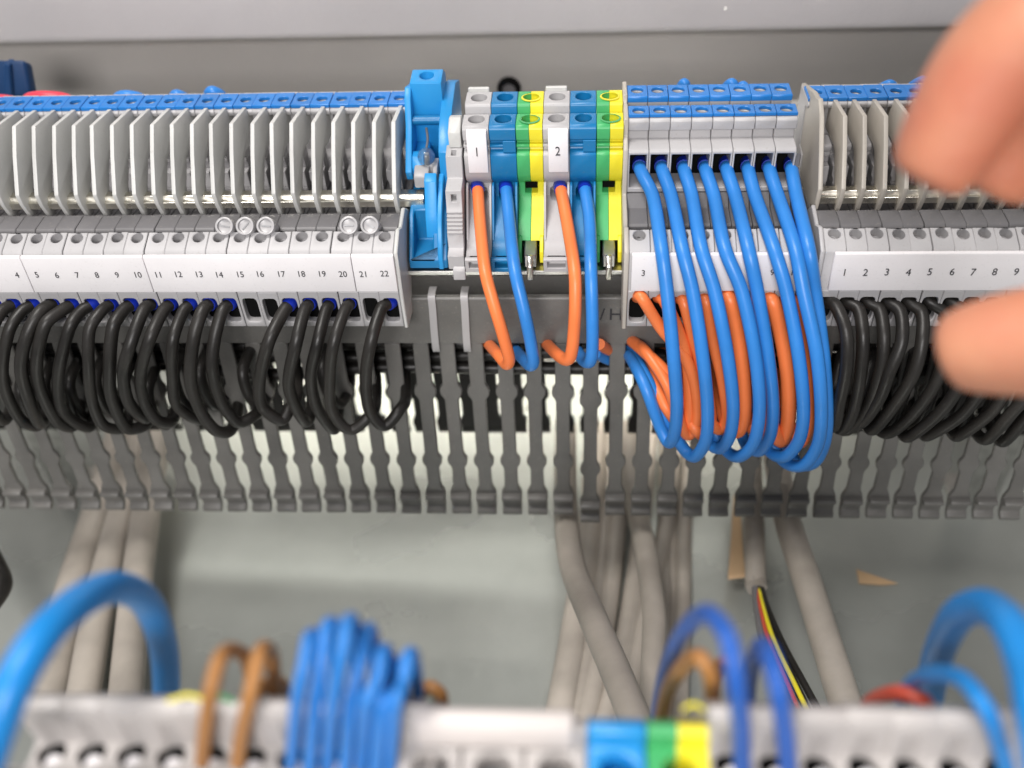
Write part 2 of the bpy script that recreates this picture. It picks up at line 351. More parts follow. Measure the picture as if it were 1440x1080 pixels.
# end plates of blocks
solo('end_plate', 'grey end plate closing the left terminal block beside the blue holder', 'end plate',
     prism(B(), [(206.2, 119), (205.8, 131), (206.2, 143.2), (212.6, 146.2), (216, 144.6), (223, 146), (230, 141), (236, 132), (222, 131.5), (214.6, 118)], X22+2.75, X22+3.75), 'fin', bevel=0.25)
solo('end_plate', 'tall ivory end plate on the left of the right finned block', 'end plate',
     prism(B(), [(236.0, 163.8), (240.6, 166.6), (242.0, 165.8), (247, 165.2), (262.0, 160.6), (263, 150), (250, 138), (232, 138), (229.5, 142), (226.0, 142.5), (224.9, 149.2), (231, 157.6)], XR1-2.2, XR1-1.0), 'warm', bevel=0.25)
solo('end_plate', 'grey end plate at the left of the lower right terminal tier', 'end plate',
     prism(B(), [(206.2, 119), (205.8, 131), (206.2, 143.2), (212.6, 146.2), (216, 144.6), (223, 146), (230, 139), (236, 132), (222, 131.5), (214.6, 118)], XR1-3.75, XR1-2.7), 'grey', bevel=0.25)

# busbars
def bus(label, x0, x1):
    t = Thing('busbar', label, 'busbar', ((x0+x1)/2, 229, 143), 'bright busbars under the fins')
    t.part('bar', prism(B(), [(227.6, 143.3), (227.6, 145.2), (228.5, 145.4), (228.9, 146.5), (231.4, 146.5), (231.4, 143.3)], x0, x1), 'bar', bevel=0.12)
bus('long bright metal bar threaded through the left grey fins', -190, -36.2)
bus('bright metal bar threaded through the right ivory fins', 67.0, 140)

# marker strips
def marker_strip(label, x0, x1, nums, shift=0.0, pitch=LP, xn=None, size=2.5):
    t = Thing('marker_strip', label, 'marker strip', ((x0+x1)/2, 206, 132), 'white numbered marker strips')
    t.part('strip', prism(B(), [(205.0, 132.0), (204.9, 132.3), (205.2, 142.9), (205.5, 143.2), (206.25, 143.2), (206.25, 132.0)], x0, x1), 'marker', bevel=0.2, seg=2)
    for n in nums:
        t.part('numeral', text_bm(str(n), size, (xn(n)+random.uniform(-.12, .12), 204.97, 137.6+random.uniform(-.1, .1)), (1, 0, 0), (0, 0.03, 1), sx=0.9), 'ink')
xl = lambda n: X22+(n-22)*LP
marker_strip('white marker strip numbered twenty-one and twenty-two at the right end of the left block', xl(20.5)+0.1, xl(22.5)+0.1, [21, 22], xn=xl)
marker_strip('white marker strip numbered eleven to twenty on the left block', xl(10.5)+0.1, xl(20.5)-0.1, range(11, 21), xn=xl)
marker_strip('white marker strip numbered five to ten on the left block', xl(4.5)+0.1, xl(10.5)-0.1, range(5, 11), xn=xl)
marker_strip('white marker strip with numeral four cut by the left picture edge', xl(-0.5)+0.1, xl(4.5)-0.1, range(0, 5), xn=xl)
XM1, MP = 20.3, 5.32
marker_strip('white marker strip with numeral three behind the blue wires', XM1-1.9, XM1+7.5*MP, range(3, 11), xn=lambda n: XM1+1.1+(n-3)*MP)
marker_strip('white marker strip numbered one to nine on the right block', XR1-0.4, XR1+12*RP, range(1, 12), xn=lambda n: XR1+2.7+(n-1)*RP, size=2.9)

# clear round screw caps over terminals 14,15,16,20,21
for i, n in enumerate((14, 15, 16, 20, 21)):
    x = xl(n)+1.75; t = Thing('screw_cap', f'small round translucent cap standing above numeral {WORD[n]} of the left block', 'screw cap', (x, 215.6, 145), 'translucent screw caps')
    ax = (0, -0.75, 0.66); p = Vector((x, 213.4, 146.6))
    t.part('cap', cyl(B(), p-Vector(ax)*2.4, ax, 2.35, 4.2, 24), 'clear', bevel=0.18, seg=2, cuts=[cyl(B(), p+Vector(ax)*0.9, ax, 1.75, 3, 20)])
    a = random.uniform(-0.5, 0.9); q = p+Vector(ax).normalized()*1.0
    u = Vector((1, 0, 0)); v = Vector(ax).normalized().cross(u); d = u*math.cos(a)+v*math.sin(a); e = -u*math.sin(a)+v*math.cos(a)
    t.part('slot', poly3(B(), [q+d*1.2+e*.17, q-d*1.2+e*.17, q-d*1.2-e*.17, q+d*1.2-e*.17], Vector(ax)*0.12), 'screw')

# ------------------------------------------------------------------ blue disconnect holder next to the left block
t = Thing('fuse_terminal', 'tall bright blue fuse terminal with a clear lamp, right of the left block', 'terminal', (-34.5, 240, 131))
t.part('tower', prism(B(), [(246, 151), (246, 169.6), (252.6, 170.4), (256, 168), (256, 131.5), (247, 131.5), (247, 151)], -39.6, -31.2), 'bluebright', bevel=0.3, seg=2,
       cuts=[cyl(B(), (-35.4, 249.4, 174), (0, 0.1, -1), 1.9, 10, 22)])
t.part('side_wall', prism(B(), [(243.5, 166.5), (246, 168.6), (254, 166), (256, 150), (246, 146), (233.4, 148.2), (232.2, 151.0), (235, 154), (240.5, 160)], -41.0, -39.3), 'bluebright', bevel=0.25, seg=2)
t.part('side_wall', prism(B(), [(236.2, 161.4), (243, 164), (254, 166), (262, 163), (260, 140), (232, 140), (231.6, 150), (232.0, 157)], -31.6, -28.4), 'bluebright', bevel=0.3, seg=2)
t.part('cross_bar', cyl(B(), (-39.5, 243.4, 160.4), (1, 0, 0), 1.3, 8, 16), 'bluebody')
t.part('saddle', prism(B(), [(233.6, 151.6), (234, 149), (246, 149.5), (246, 152.8), (240, 152.4), (237.4, 154.6), (235.4, 154.0)], -39.4, -35.6), 'bluebright', bevel=0.3)
t.part('lever', prism(B(), [(226.0, 151.8), (228.4, 153.2), (228.8, 150.0), (224.6, 144.0), (222.0, 137.6), (220.4, 138.2), (222.0, 144.0), (224.8, 148.6)], -35.2, -32.0), 'bluebright', bevel=0.35, seg=2)
t.part('foot', prism(B(), [(216, 131.4), (216, 134), (219, 137.5), (224, 143), (232, 145), (246, 146), (246, 131.4)], -39.8, -29.6), 'bluebody', bevel=0.3,
       cuts=[box(B(), -38.6, -33.4, 212, 226, 134.2, 148)])
t.part('foot_wall', prism(B(), [(215.4, 131.5), (215.4, 136), (220, 144), (228, 150), (232, 151), (232, 131.5)], -31.9, -30.6), 'bluebright', bevel=0.25)
cl = t.part('lamp_holder', prism(B(), [(230.4, 147.4), (230.4, 150.8), (233, 152.2), (238, 152.2), (238, 147.4)], -38.6, -32.4), 'tie', bevel=0.4, seg=2, cuts=[box(B(), -34.6, -33.6, 228, 234, 149, 156)])
bm = B(); bmesh.ops.create_uvsphere(bm, u_segments=20, v_segments=12, radius=2.35)
for v in bm.verts: v.co = Vector((-35.3, 234.6, 154.4))+v.co
t.part('clear_lamp', bm, 'glass', ang=80)
t.part('lamp_core', cyl(B(), (-35.3, 234.6, 152.6), (0.1, -0.2, 1), 0.5, 2.8, 8), 'steel')
t.part('lamp_tip', tube(B(), [(-35.3, 236.5, 156), (-34.9, 237.5, 158), (-35.2, 239, 160.5)], 0.35, 8), 'screw')

# grey end bracket
t = Thing('end_bracket', 'narrow grey ribbed end bracket between blue fuse terminal and terminal one', 'end bracket', (-27.2, 222, 131))
prof = [(216.0, 131.2), (216.0, 135.4), (218.6, 136.2), (219.0, 140.0)]
for i in range(6): prof += [(219.3+i*0.55, 140.2+i*0.9), (218.7+i*0.55, 140.7+i*0.9)]
prof += [(222.2, 146.0), (223.2, 150.8), (228.5, 151.4), (229.4, 157.2), (233, 158.4), (240, 158), (240, 131.2)]
t.part('housing', prism(B(), prof, -29.4, -25.2), 'grey', bevel=0.15, cuts=[box(B(), -28.0, -26.6, 220, 226, 147.8, 149.8), box(B(), -28.0, -26.7, 229.8, 231.8, 155, 162)])
t.part('front_foot', prism(B(), [(214.6, 128.6), (214.6, 131.6), (215.9, 132.4), (215.9, 128.6)], -28.2, -25.0), 'grey', bevel=0.2)
t.part('marker_carrier', prism(B(), [(232, 158.2), (232, 162.6), (236.6, 164.6), (239, 164), (239, 158.2)], -28.6, -25.4), 'fin', bevel=0.25)

# ------------------------------------------------------------------ centre feed-through terminals
CP, XC = 6.88, -21.4
def centre_profile():
    return [(216.2, 131.2), (214.6, 131.2), (214.6, 135.0), (215.6, 135.4), (216.6, 134.2), (220.5, 135.2), (221.6, 136.4), (224.0, 138.6), (229.0, 141.0), (232.6, 143.6), (233.6, 147.0), (231.2, 149.2), (230.4, 151.0), (230.6, 156.6), (231.6, 157.2),
            (232.6, 157.4), (232.8, 158.3), (231.4, 158.5), (231.4, 159.2), (232.8, 159.4), (232.8, 160.3), (231.4, 160.6), (231.2, 163.6), (232.0, 164.6), (237.6, 164.8), (238.0, 161.8), (240.8, 161.8), (241.0, 165.2), (241.6, 165.8), (248.0, 166.0), (248.6, 160), (253, 150), (250, 131.2)]
def cut_profile(x):
    return [cyl(B(), (x+.1, 234.9, 170), (0, 0.06, -1), 2.15, 12, 24), cyl(B(), (x+.1, 244.7, 170), (0, 0.06, -1), 2.15, 12, 24)]
def centre_terminal(i, kind, label):
    x = XC+i*CP; t = Thing('terminal_block', label, 'terminal', (x, YB, ZB), 'centre terminals between the two blocks')
    hw = CP/2-0.06; pr = centre_profile()
    openr = cyl(B(), (x, 226, 144.9), (0, 1, -0.1), 1, 12, 20, sq=(1.9, 1.7, 4))
    if kind == 'pe':
        for m, a, b in (('green', x-hw, x-0.02), ('yellow', x+0.02, x+hw)):
            cu = cut_profile(x)+[box(B(), x-1.7, x+1.7, 222, 240, 144.2, 147.6)]
            t.part(m+'_half', prism(B(), pr[6:], a, b), m, bevel=0.16, cuts=cu)
        t.part('green_collar', cyl(B(), (x+.1, 234.6, 164.72), (0, 0.06, 1), 2.7, 0.12, 24), 'green', cuts=[cyl(B(), (x+.1, 234.6, 160), (0, 0.06, 1), 2.25, 12, 24)])
        t.part('yellow_collar', cyl(B(), (x+.1, 244.4, 165.9), (0, 0.06, 1), 2.6, 0.12, 24), 'yellow', cuts=[cyl(B(), (x+.1, 244.4, 160), (0, 0.06, 1), 2.15, 12, 24)])
        t.part('opening_shade', box(B(), x-1.6, x+1.6, 235.2, 238.8, 144.3, 147.5), 'dark')  # black block set in the square opening in place of its shade
        sc = t.part('rail_clamp', prism(B(), [(216.5, 131.3), (216.5, 135.2), (221, 136.4), (223.4, 136.4), (223.4, 131.3)], x-1.6, x+1.6), 'steel', bevel=0.25)
        t.part('clamp_screw', prism(B(), [(213.6, 129.2), (213.0, 133.6), (215.4, 135.9), (216.6, 135.4), (216.6, 129.2)], x-0.8, x+0.7), 'bar', bevel=0.2)
        t.part('side_leg', prism(B(), [(218.6, 131.3), (218.6, 134.8), (222, 137.4), (224, 137.4), (224, 131.3)], x-hw, x-hw+1.0), 'green', bevel=0.15)
        t.part('side_leg', prism(B(), [(218.6, 131.3), (218.6, 134.8), (222, 137.4), (224, 137.4), (224, 131.3)], x+hw-1.0, x+hw), 'yellow', bevel=0.15)
    else:
        m = {'grey': 'grey', 'blue': 'bluebody'}[kind]
        t.part('housing', prism(B(), pr, x-hw, x+hw), m, bevel=0.16, cuts=cut_profile(x)+[openr, box(B(), x-2.4, x+2.4, 212, 223, 132.4, 134.4)] )
        t.part('side_ridge', prism(B(), [(221.4, 136.6), (229.4, 148.2), (230.8, 148.8), (233, 146.6), (232, 143.4), (226, 139.2)], x-hw, x-hw+0.6), m, bevel=0.12)
        t.part('side_ridge', prism(B(), [(221.4, 136.6), (229.4, 148.2), (230.8, 148.8), (233, 146.6), (232, 143.4), (226, 139.2)], x+hw-0.6, x+hw), m, bevel=0.12)
        if kind == 'blue':
            t.part('ink_step', prism(B(), [(231.0, 157.3), (231.0, 160.5), (232.4, 160.5), (232.4, 157.3)], x+0.0, x+hw-0.1), 'bluebody', bevel=0.1)
        if kind == 'grey':
            t.part('rear_lip', box(B(), x-hw+0.3, x+hw-0.8, 248.1, 249.1, 162, 167.0), 'fin', bevel=0.2)
    sm = 'screw'
    t.part('screw', screw_bm((x+.1, 235.0, 160.6), (0, 0, 1), 2.1, 1.4), 'screw' if kind != 'pe' else 'green', cuts=[slot_cut((x+.1, 235.0, 160.6), (0, 0, 1), 2.1, 1.4, 0.4+i, 0.32)])
    t.part('screw', screw_bm((x+.1, 244.9, 161.6), (0, 0, 1), 2.0, 1.4), 'screw' if kind == 'grey' else ('bluebody' if kind == 'blue' else 'yellow'))
    return t
centre_terminal(0, 'grey', 'grey feed-through terminal carrying the white tag numbered one')
centre_terminal(1, 'blue', 'blue feed-through terminal right of the grey terminal numbered one')
centre_terminal(2, 'pe', 'green and yellow earth terminal just left of the grey terminal numbered two')
centre_terminal(3, 'grey', 'grey feed-through terminal carrying the white tag numbered two')
centre_terminal(4, 'blue', 'blue feed-through terminal right of the grey terminal numbered two')
centre_terminal(5, 'pe', 'green and yellow earth terminal beside the block of blue wires')
for i, n in ((0, '1'), (3, '2')):
    x = XC+i*CP+(0.35 if i == 0 else 0.55); t = Thing('marker_tag', f'white marker tag numbered {WORD[int(n)]} on a grey centre terminal', 'marker tag', (x, 230, 152.5), 'single white marker tags')
    t.part('tag', prism(B(), [(229.2, 152.4), (229.4, 163.2), (230.0, 164.2), (231.1, 164.2), (231.1, 159), (230.3, 152.4)], x-2.6, x+2.6), 'marker', bevel=0.3, seg=2)
    t.part('numeral', text_bm(n, 3.6, (x-0.1, 229.22, 158.4), (1, 0, 0), (0, 0.02, 1), sx=0.8), 'ink')

# ------------------------------------------------------------------ middle block (two blue-topped rows over a lower tier)
def mid_terminal(label):
    x = XM1; t = Thing('terminal_block', label, 'terminal', (x, YB, ZB), 'terminals of the middle block')
    hw = MP/2-0.06
    pr = [(206.4, 119.4), (206.0, 131), (206.4, 131.6), (206.4, 142.6), (207.2, 143.6), (212.6, 145.6), (213.4, 144.8), (213.8, 139.4), (214.6, 139), (214.8, 118.6)]
    upr = [(229.2, 146.3), (229.2, 158.0), (230, 158.6), (235.0, 158.9), (235.6, 161.4),
          (233.4, 161.8), (233.0, 164.4), (233.8, 165.0), (239.0, 165.0), (239.4, 160.5), (243.8, 160.5), (243.8, 165.4), (250.4, 165.4), (254, 150), (252, 131.2), (238, 131.2), (236, 146.3)]
    mst = [(214.85, 131.2), (214.85, 139.0), (218, 139.4), (218.4, 142.6), (219, 143.2), (226, 143.4), (229.0, 146.1), (235.9, 146.1), (237.9, 131.2)]
    cuts = [cyl(B(), (x, 210.1, 147.6), (0, 0.36, -1), 1.6, 6, 20), cyl(B(), (x, 203, 124.9), (0, 1, 0.05), 1, 9.5, 24, sq=(2.1, 4.2, 5)),
            ]
    t.part('lower_tier', prism(B(), pr, x-hw, x+hw), 'grey', bevel=0.18, cuts=cuts)
    t.part('opening_shade', box(B(), x-2.1, x+2.1, 208.3, 212.2, 120.4, 129.4), 'dark')  # black block as painted shade in the lower wire opening
    t.part('opening_shade', box(B(), x-2.1, x+2.1, 236.4, 237.9, 147.7, 157.1), 'dark')  # same painted shade for the upper wire opening
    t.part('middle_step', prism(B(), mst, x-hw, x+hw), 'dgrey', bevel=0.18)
    t.part('upper_tier', prism(B(), upr, x-hw, x+hw), 'grey', bevel=0.18, cuts=[box(B(), x-2.15, x+2.15, 226, 238, 147.6, 157.2), cyl(B(), (x, 236.2, 169), (0, 0, -1), 1.6, 7, 20), cyl(B(), (x, 247.0, 169), (0, 0, -1), 1.6, 9, 20)])
    t.part('blue_cap', box(B(), x-hw, x+hw, 234.0, 238.9, 165.1, 166.0), 'bluecap', bevel=0.12, cuts=[cyl(B(), (x, 236.2, 169), (0, 0, -1), 1.6, 9, 20)])
    t.part('blue_cap', prism(B(), [(243.2, 164.7), (243.2, 166.0), (243.6, 166.3), (250, 166.3), (250, 165.5), (243.85, 165.5), (243.75, 164.7)], x-hw, x+hw), 'bluecap', bevel=0.12, cuts=[cyl(B(), (x, 247.0, 169), (0, 0, -1), 1.6, 9, 20)])
    t.part('screw', screw_bm((x, 236.2, 161.9), (0, 0, 1), 1.5, 1.9), 'screw', cuts=[slot_cut((x, 236.2, 161.9), (0, 0, 1), 1.5, 1.9, 0.7, 0.26)])
    t.part('screw', screw_bm((x, 247.0, 161.2), (0, 0, 1), 1.5, 2.6), 'screw', cuts=[slot_cut((x, 247.0, 161.2), (0, 0, 1), 1.5, 2.6, 0.2, 0.26)])
    t.part('screw', screw_bm((x, 211.0, 141.2), (0, -0.36, 1), 1.5, 1.4), 'screw', cuts=[slot_cut((x, 211.0, 141.2), (0, -0.36, 1), 1.5, 1.4, 0.9, 0.26)])
    return t
ordn = ['first', 'second', 'third', 'fourth', 'fifth', 'sixth', 'seventh', 'eighth', 'ninth', 'tenth', 'eleventh', 'twelfth']
tM = mid_terminal('grey terminal with blue caps holding the first blue wire, beside the earth terminal')
for i in range(1, 8):
    dup(tM, i*MP, f'grey terminal with blue caps holding the {ordn[i]} blue wire from the left')
solo('end_plate', 'pale grey end plate left of the middle block, beside the yellow terminal', 'end plate',
     prism(B(), [(206.0, 118.8), (205.6, 131), (205.8, 143.4), (212.6, 146.4), (216, 144), (219, 145), (228.6, 146), (228.8, 158.8), (232.4, 161), (232.4, 165.6), (239.4, 166.4), (240.4, 164), (242.6, 165), (243.0, 167.0), (251, 167.0), (254, 150), (252, 131.6), (215, 131.6), (214.8, 118.2)], XM1-MP/2-1.2, XM1-MP/2-0.02), 'warm', bevel=0.22)
solo('end_plate', 'grey end plate right of the middle block behind the last blue wire', 'end plate',
     prism(B(), [(206.6, 119.2), (206.4, 143.0), (212.6, 145.2), (216, 143), (219, 143.6), (228.8, 145.6), (229.4, 157.4), (232, 152), (240, 148), (252, 140), (252, 131.6), (215, 131.6), (214.8, 118.6)], XM1+7.5*MP+0.05, XM1+7.5*MP+1.2), 'dgrey', bevel=0.22)

# ------------------------------------------------------------------ wires
def wire(name, label, cat, pts, r, m, group=None, ferr=None, n=12, sub=7, extra=None):
    """pts: list of world points; ferr: (length) blue collar at the start"""
    if ferr is None:
        bm = B(); tube(bm, pts, r, n, sub); return solo(name, label, cat, bm, m, base=pts[0], group=group, ang=60)
    t = Thing(name, label, cat, pts[0], group)
    bm = B(); tube(bm, pts, r, n, sub); t.part('insulation', bm, m, ang=60)
    P = smooth_path(pts, 7); L = 0; q = [P[0]]
    for a, b in zip(P, P[1:]):
        L += (b-a).length; q.append(b)
        if L >= ferr: break
    bm = B(); tube(bm, q, r+0.32, 14, smooth=False, r1=r+0.18); t.part('ferrule', bm, 'ferrule', ang=60)
    return t
# black wires of the left block: pixel track (px, py, distance back)
Z6 = lambda x, y: (x/3, 400+y/3)
def black_left(n, track, ret=True):
    xo = xl(n)
    pts = [Vector((xo, 214, 127.4)), Vector((xo-0.1, 208.2, 126.6))]
    N_ = len(track)
    for i, (a, b) in enumerate(track):
        px, py = Z6(a, b); px += random.uniform(-3.6, 3.6)*(i > 0); py += random.uniform(-5, 5)*(i > 1)
        Y = 204.0 if py < 440 else (199.5 if py < 475 else (196.5 if py < 560 else 197.5))
        if i == N_-1: Y = 201.0
        pts.append(W(px, py, Y=Y+((n*7) % 5-2)*0.5))
    a, b = track[-1]; px, py = Z6(a, b)
    e = W(px+9, py-20, Y=209.5); pts.append(e)
    pts.append(W(px+8, py-55, Y=219)); pts.append(W(px, py-100, Y=229))
    wire('black_wire', f'black wire looping down from numeral {WORD[n]} of the left block' if n >= 4 else 'black wire cut by the left picture edge, left of numeral four',
         'wire', pts, 1.66+0.05*((n*3) % 4-1.5), 'black', 'black wires of the left block', ferr=7.4)
T = {
 22: [(1610, 100), (1560, 250), (1535, 400), (1565, 520), (1630, 590), (1685, 540)],
 20: [(1455, 110), (1405, 250), (1385, 400), (1400, 530), (1470, 605), (1560, 540)],
 19: [(1375, 110), (1335, 250), (1322, 400), (1340, 530), (1400, 610)],
 18: [(1285, 110), (1245, 250), (1228, 400), (1235, 500), (1290, 575)],
 17: [(1200, 110), (1140, 240), (1100, 400), (1112, 505), (1175, 572), (1225, 520)],
 14: [(940, 110), (905, 220), (905, 360), (935, 480), (1005, 578), (1080, 568)],
 13: [(855, 110), (815, 220), (808, 400), (845, 530), (915, 602), (975, 605)],
 12: [(775, 110), (730, 240), (718, 400), (752, 520), (830, 580)],
 11: [(690, 110), (632, 230), (600, 370), (608, 480), (655, 578), (715, 580)],
 10: [(605, 110), (548, 260), (525, 380), (545, 500), (605, 580)],
 9: [(520, 110), (485, 180), (458, 330), (475, 480), (535, 590), (605, 600)],
 8: [(430, 110), (388, 190), (367, 350), (380, 500), (440, 592), (520, 612)],
 7: [(345, 110), (288, 180), (243, 330), (245, 450), (285, 540), (375, 595)],
 6: [(260, 110), (200, 170), (163, 330), (175, 450), (235, 560), (310, 595)],
 5: [(175, 110), (122, 200), (95, 350), (108, 470), (175, 575)],
 4: [(95, 110), (48, 190), (20, 350), (38, 470), (95, 570), (150, 590)],
 3: [(10, 110), (-35, 190), (-62, 350), (-40, 480), (20, 575)],
 2: [(-75, 110), (-110, 190), (-140, 350), (-120, 470), (-60, 570)]}
for n, tr in T.items(): black_left(n, tr)
# second, inner layer of black wires seen between the loops, coming out of the duct slots
for i, (a, b) in enumerate(((560, 300), (770, 260), (880, 250), (1060, 250), (1395, 240), (660, 330), (330, 300), (120, 320), (225, 300), (440, 280))):
    px, py = Z6(a, b)
    pts = [W(px-4, py-2, Y=229), W(px-2, py+10, Y=215), W(px-12, py+40, Y=206.5), W(px-2, py+75, Y=205.5), W(px+14, py+88, Y=208), W(px+26, py+66, Y=218), W(px+28, py+40, Y=228)]
    wire('black_wire', 'black wire loop lying behind the front loops against the duct on the left', 'wire', pts, 1.6, 'black', 'inner black wires on the left duct', n=10)
# right block black wires
ZR = lambda x, y: (1120+x/3, 380+y/3)
TR = [[(165, 150), (205, 260), (212, 400), (190, 560), (150, 650)], [(262, 165), (285, 280), (278, 430), (240, 570), (195, 665)], [(350, 165), (368, 280), (350, 430), (290, 580), (225, 680)],
      [(438, 175), (440, 300), (400, 430), (350, 540), (280, 640)], [(528, 180), (530, 300), (495, 420), (430, 550), (330, 660)], [(635, 190), (640, 330), (590, 470), (500, 600), (390, 690)],
      [(725, 190), (730, 330), (690, 480), (600, 600), (480, 690)], [(815, 190), (840, 310), (800, 460), (700, 600), (570, 700)], [(905, 190), (940, 300), (910, 460), (820, 600), (700, 705)],
      [(990, 190), (1025, 320), (990, 480), (900, 620), (800, 705)], [(1080, 190), (1120, 320), (1080, 480), (980, 620), (880, 710)]]
for i, tr in enumerate(TR):
    xo = XR1+i*RP; pts = [Vector((xo, 214, 127.4)), Vector((xo, 208.2, 126.8))]
    for k, (a, b) in enumerate(tr):
        px, py = ZR(a, b); Y = (204.5, 198.5, 195.5, 195.5, 198)[k]; pts.append(W(px+random.uniform(-3, 3)*(k > 0), py+random.uniform(-4, 4)*(k > 1), Y=Y-0.5+(i % 3)*0.8))
    px, py = ZR(*tr[-1]); pts += [W(px-14, py-6, Y=203.5), W(px-30, py-40, Y=213), W(px-34, py-80, Y=226)]
    wire('black_wire', f'black wire drooping under the numeral {WORD[i+1]} of the right strip' if i < 9 else 'black wire at the right picture edge past numeral nine', 'wire', pts, 1.68, 'black', 'black wires of the right block', ferr=5.5)
for i in range(9):
    px = 1165+i*33+random.uniform(-6, 6)
    pts = [W(px+30, 475, Y=229), W(px+24, 500, Y=213), W(px+10, 550, Y=205.5), W(px-8, 590, Y=204.5), W(px-22, 598, Y=207), W(px-34, 570, Y=217), W(px-36, 545, Y=227)]
    wire('black_wire', 'black wire packed behind the front loops against the duct on the right', 'wire', pts, 1.7, 'black', 'inner black wires on the right duct', n=10)

for i in range(9):
    y0, z0 = 222+(i % 3)*5.4+random.uniform(-.6, .6), 91+(i//3)*4.7
    pts = [Vector((xx, y0+random.uniform(-1.2, 1.2), z0+random.uniform(-1.8, 1.8))) for xx in range(-230, 191, 35)]
    wire('black_wire', 'black wire running lengthwise inside the slotted duct', 'wire', pts, 1.9, 'black', 'black wires lying inside the duct', n=10)
# centre wires
def track(lst): return [into_duct(px, py, Y) for px, py, Y in lst]
wire('orange_wire', 'orange wire hanging from terminal one into the duct', 'wire', track([(670, 258, 236), (672, 268, 230), (675, 310, 221), (682, 380, 206), (693, 423, 201), (707, 470, 198), (716, 505, 197.5), (712, 512, 199), (700, 498, 203), (686, 482, 211), (680, 470, 220)]), 1.62, 'orange', 'orange wires', ferr=6.2)
wire('blue_wire', 'blue wire hanging beside the orange wire of terminal one', 'wire', track([(710, 258, 236), (712, 268, 230), (716, 310, 221), (724, 380, 206), (737, 437, 200), (746, 480, 198), (750, 508, 198), (746, 514, 199.5), (737, 506, 203), (725, 492, 210), (718, 478, 220)]), 1.65, 'blue', 'blue wires', ferr=6.2)
wire('orange_wire', 'orange wire hanging from terminal two into the duct', 'wire', track([(787, 258, 236), (789, 268, 230), (797, 310, 221), (808, 380, 206), (809, 430, 201), (806, 480, 198.5), (802, 502, 198.5), (795, 506, 200), (782, 497, 203.5), (767, 481, 211), (760, 470, 220)]), 1.65, 'orange', 'orange wires', ferr=6.2)
wire('blue_wire', 'blue wire hanging beside the orange wire of terminal two', 'wire', track([(821, 258, 236), (823, 268, 230), (829, 310, 221), (831, 380, 206), (833, 447, 200), (833, 490, 198.5), (830, 508, 199), (822, 508, 202), (812, 494, 209), (806, 480, 220)]), 1.65, 'blue', 'blue wires', ferr=6.2)
wire('orange_wire', 'short orange wire end inside the duct slot left of the blue bunch', 'wire', track([(843, 484, 206.5), (856, 492, 210), (880, 500, 218), (905, 506, 224)]), 1.6, 'orange')
wire('blue_wire', 'short blue wire end inside the duct slot below the orange end', 'wire', track([(838, 496, 208), (856, 506, 211), (880, 512, 218), (905, 520, 224)]), 1.6, 'blue')

# blue wires of the middle block
top = [900.5, 931, 962, 992, 1022, 1052, 1082, 1113]; p271 = [918, 944, 973, 1004, 1034, 1062, 1094, 1120]; p349 = [930, 959, 986, 1019, 1052, 1088, 1118, 1137]
low = [[(938, 410, 199), (947, 500, 193), (952, 570, 192), (948, 612, 193), (940, 622, 195), (928, 600, 198), (908, 545, 202), (890, 508, 207), (878, 490, 216)],
       [(974, 410, 199), (988, 500, 193), (995, 575, 191), (992, 620, 191.5), (977, 642, 194), (962, 632, 197), (938, 590, 200), (908, 530, 204), (892, 500, 209), (880, 480, 218)],
       [(1005, 410, 199), (1023, 500, 193), (1031, 570, 192), (1027, 610, 193), (1014, 630, 196), (998, 624, 199), (975, 590, 202), (950, 540, 208), (940, 510, 218)],
       [(1043, 410, 199), (1062, 500, 193), (1068, 575, 191), (1060, 622, 191.5), (1040, 642, 194), (1022, 634, 198), (1000, 600, 202), (980, 560, 208), (965, 520, 218)],
       [(1065, 410, 200.5), (1080, 500, 195), (1087, 570, 194), (1083, 612, 195), (1068, 634, 198), (1050, 626, 201), (1035, 590, 206), (1020, 540, 218)],
       [(1106, 410, 199), (1123, 500, 192.5), (1130, 575, 190.5), (1124, 618, 191), (1104, 642, 193), (1084, 636, 197), (1064, 605, 202), (1050, 560, 208), (1040, 520, 218)],
       [(1130, 410, 198), (1149, 500, 191), (1155, 580, 189), (1150, 625, 189.5), (1130, 654, 191), (1104, 650, 195), (1084, 620, 200), (1070, 570, 208), (1060, 520, 218)],
       [(1146, 410, 202), (1158, 500, 197), (1163, 575, 195), (1160, 620, 195), (1145, 650, 196), (1122, 652, 199), (1104, 620, 203), (1090, 560, 210), (1080, 520, 219)]]
for i in range(8):
    pts = [W(top[i]-1, 226, Y=238), W(top[i]+0.5, 240, Y=229.5), W(p271[i], 276, Y=221.5), W(p349[i], 349, Y=205)]+track(low[i])
    wire('blue_wire', f'{ordn[i]} blue wire from the left drooping out of the middle block', 'wire', pts, 1.72, 'blue', 'blue wires', ferr=5.5, n=14)
orr = [[(902, 418), (930, 462), (962, 500), (977, 540), (980, 588), (968, 612), (955, 590), (938, 540), (906, 492), (887, 478)],
       [(932, 420), (948, 450), (965, 500), (970, 560), (968, 590), (958, 600), (935, 570), (910, 520), (890, 500)],
       [(962, 426), (973, 467), (990, 530), (1000, 590), (990, 612), (975, 600), (960, 560), (950, 520)],
       [(993, 424), (1004, 483), (1017, 540), (1022, 585), (1012, 604), (998, 590), (985, 550), (975, 510)],
       [(1026, 420), (1038, 473), (1045, 533), (1046, 585), (1038, 606), (1024, 600), (1012, 560), (1004, 520)],
       [(1056, 424), (1066, 473), (1074, 533), (1078, 590), (1070, 610), (1056, 600), (1044, 560), (1034, 520)],
       [(1086, 424), (1099, 473), (1108, 533), (1108, 595), (1100, 620), (1088, 606), (1076, 560), (1066, 520)],
       [(1116, 424), (1126, 473), (1136, 533), (1138, 595), (1128, 622), (1114, 606), (1102, 560), (1094, 520)]]
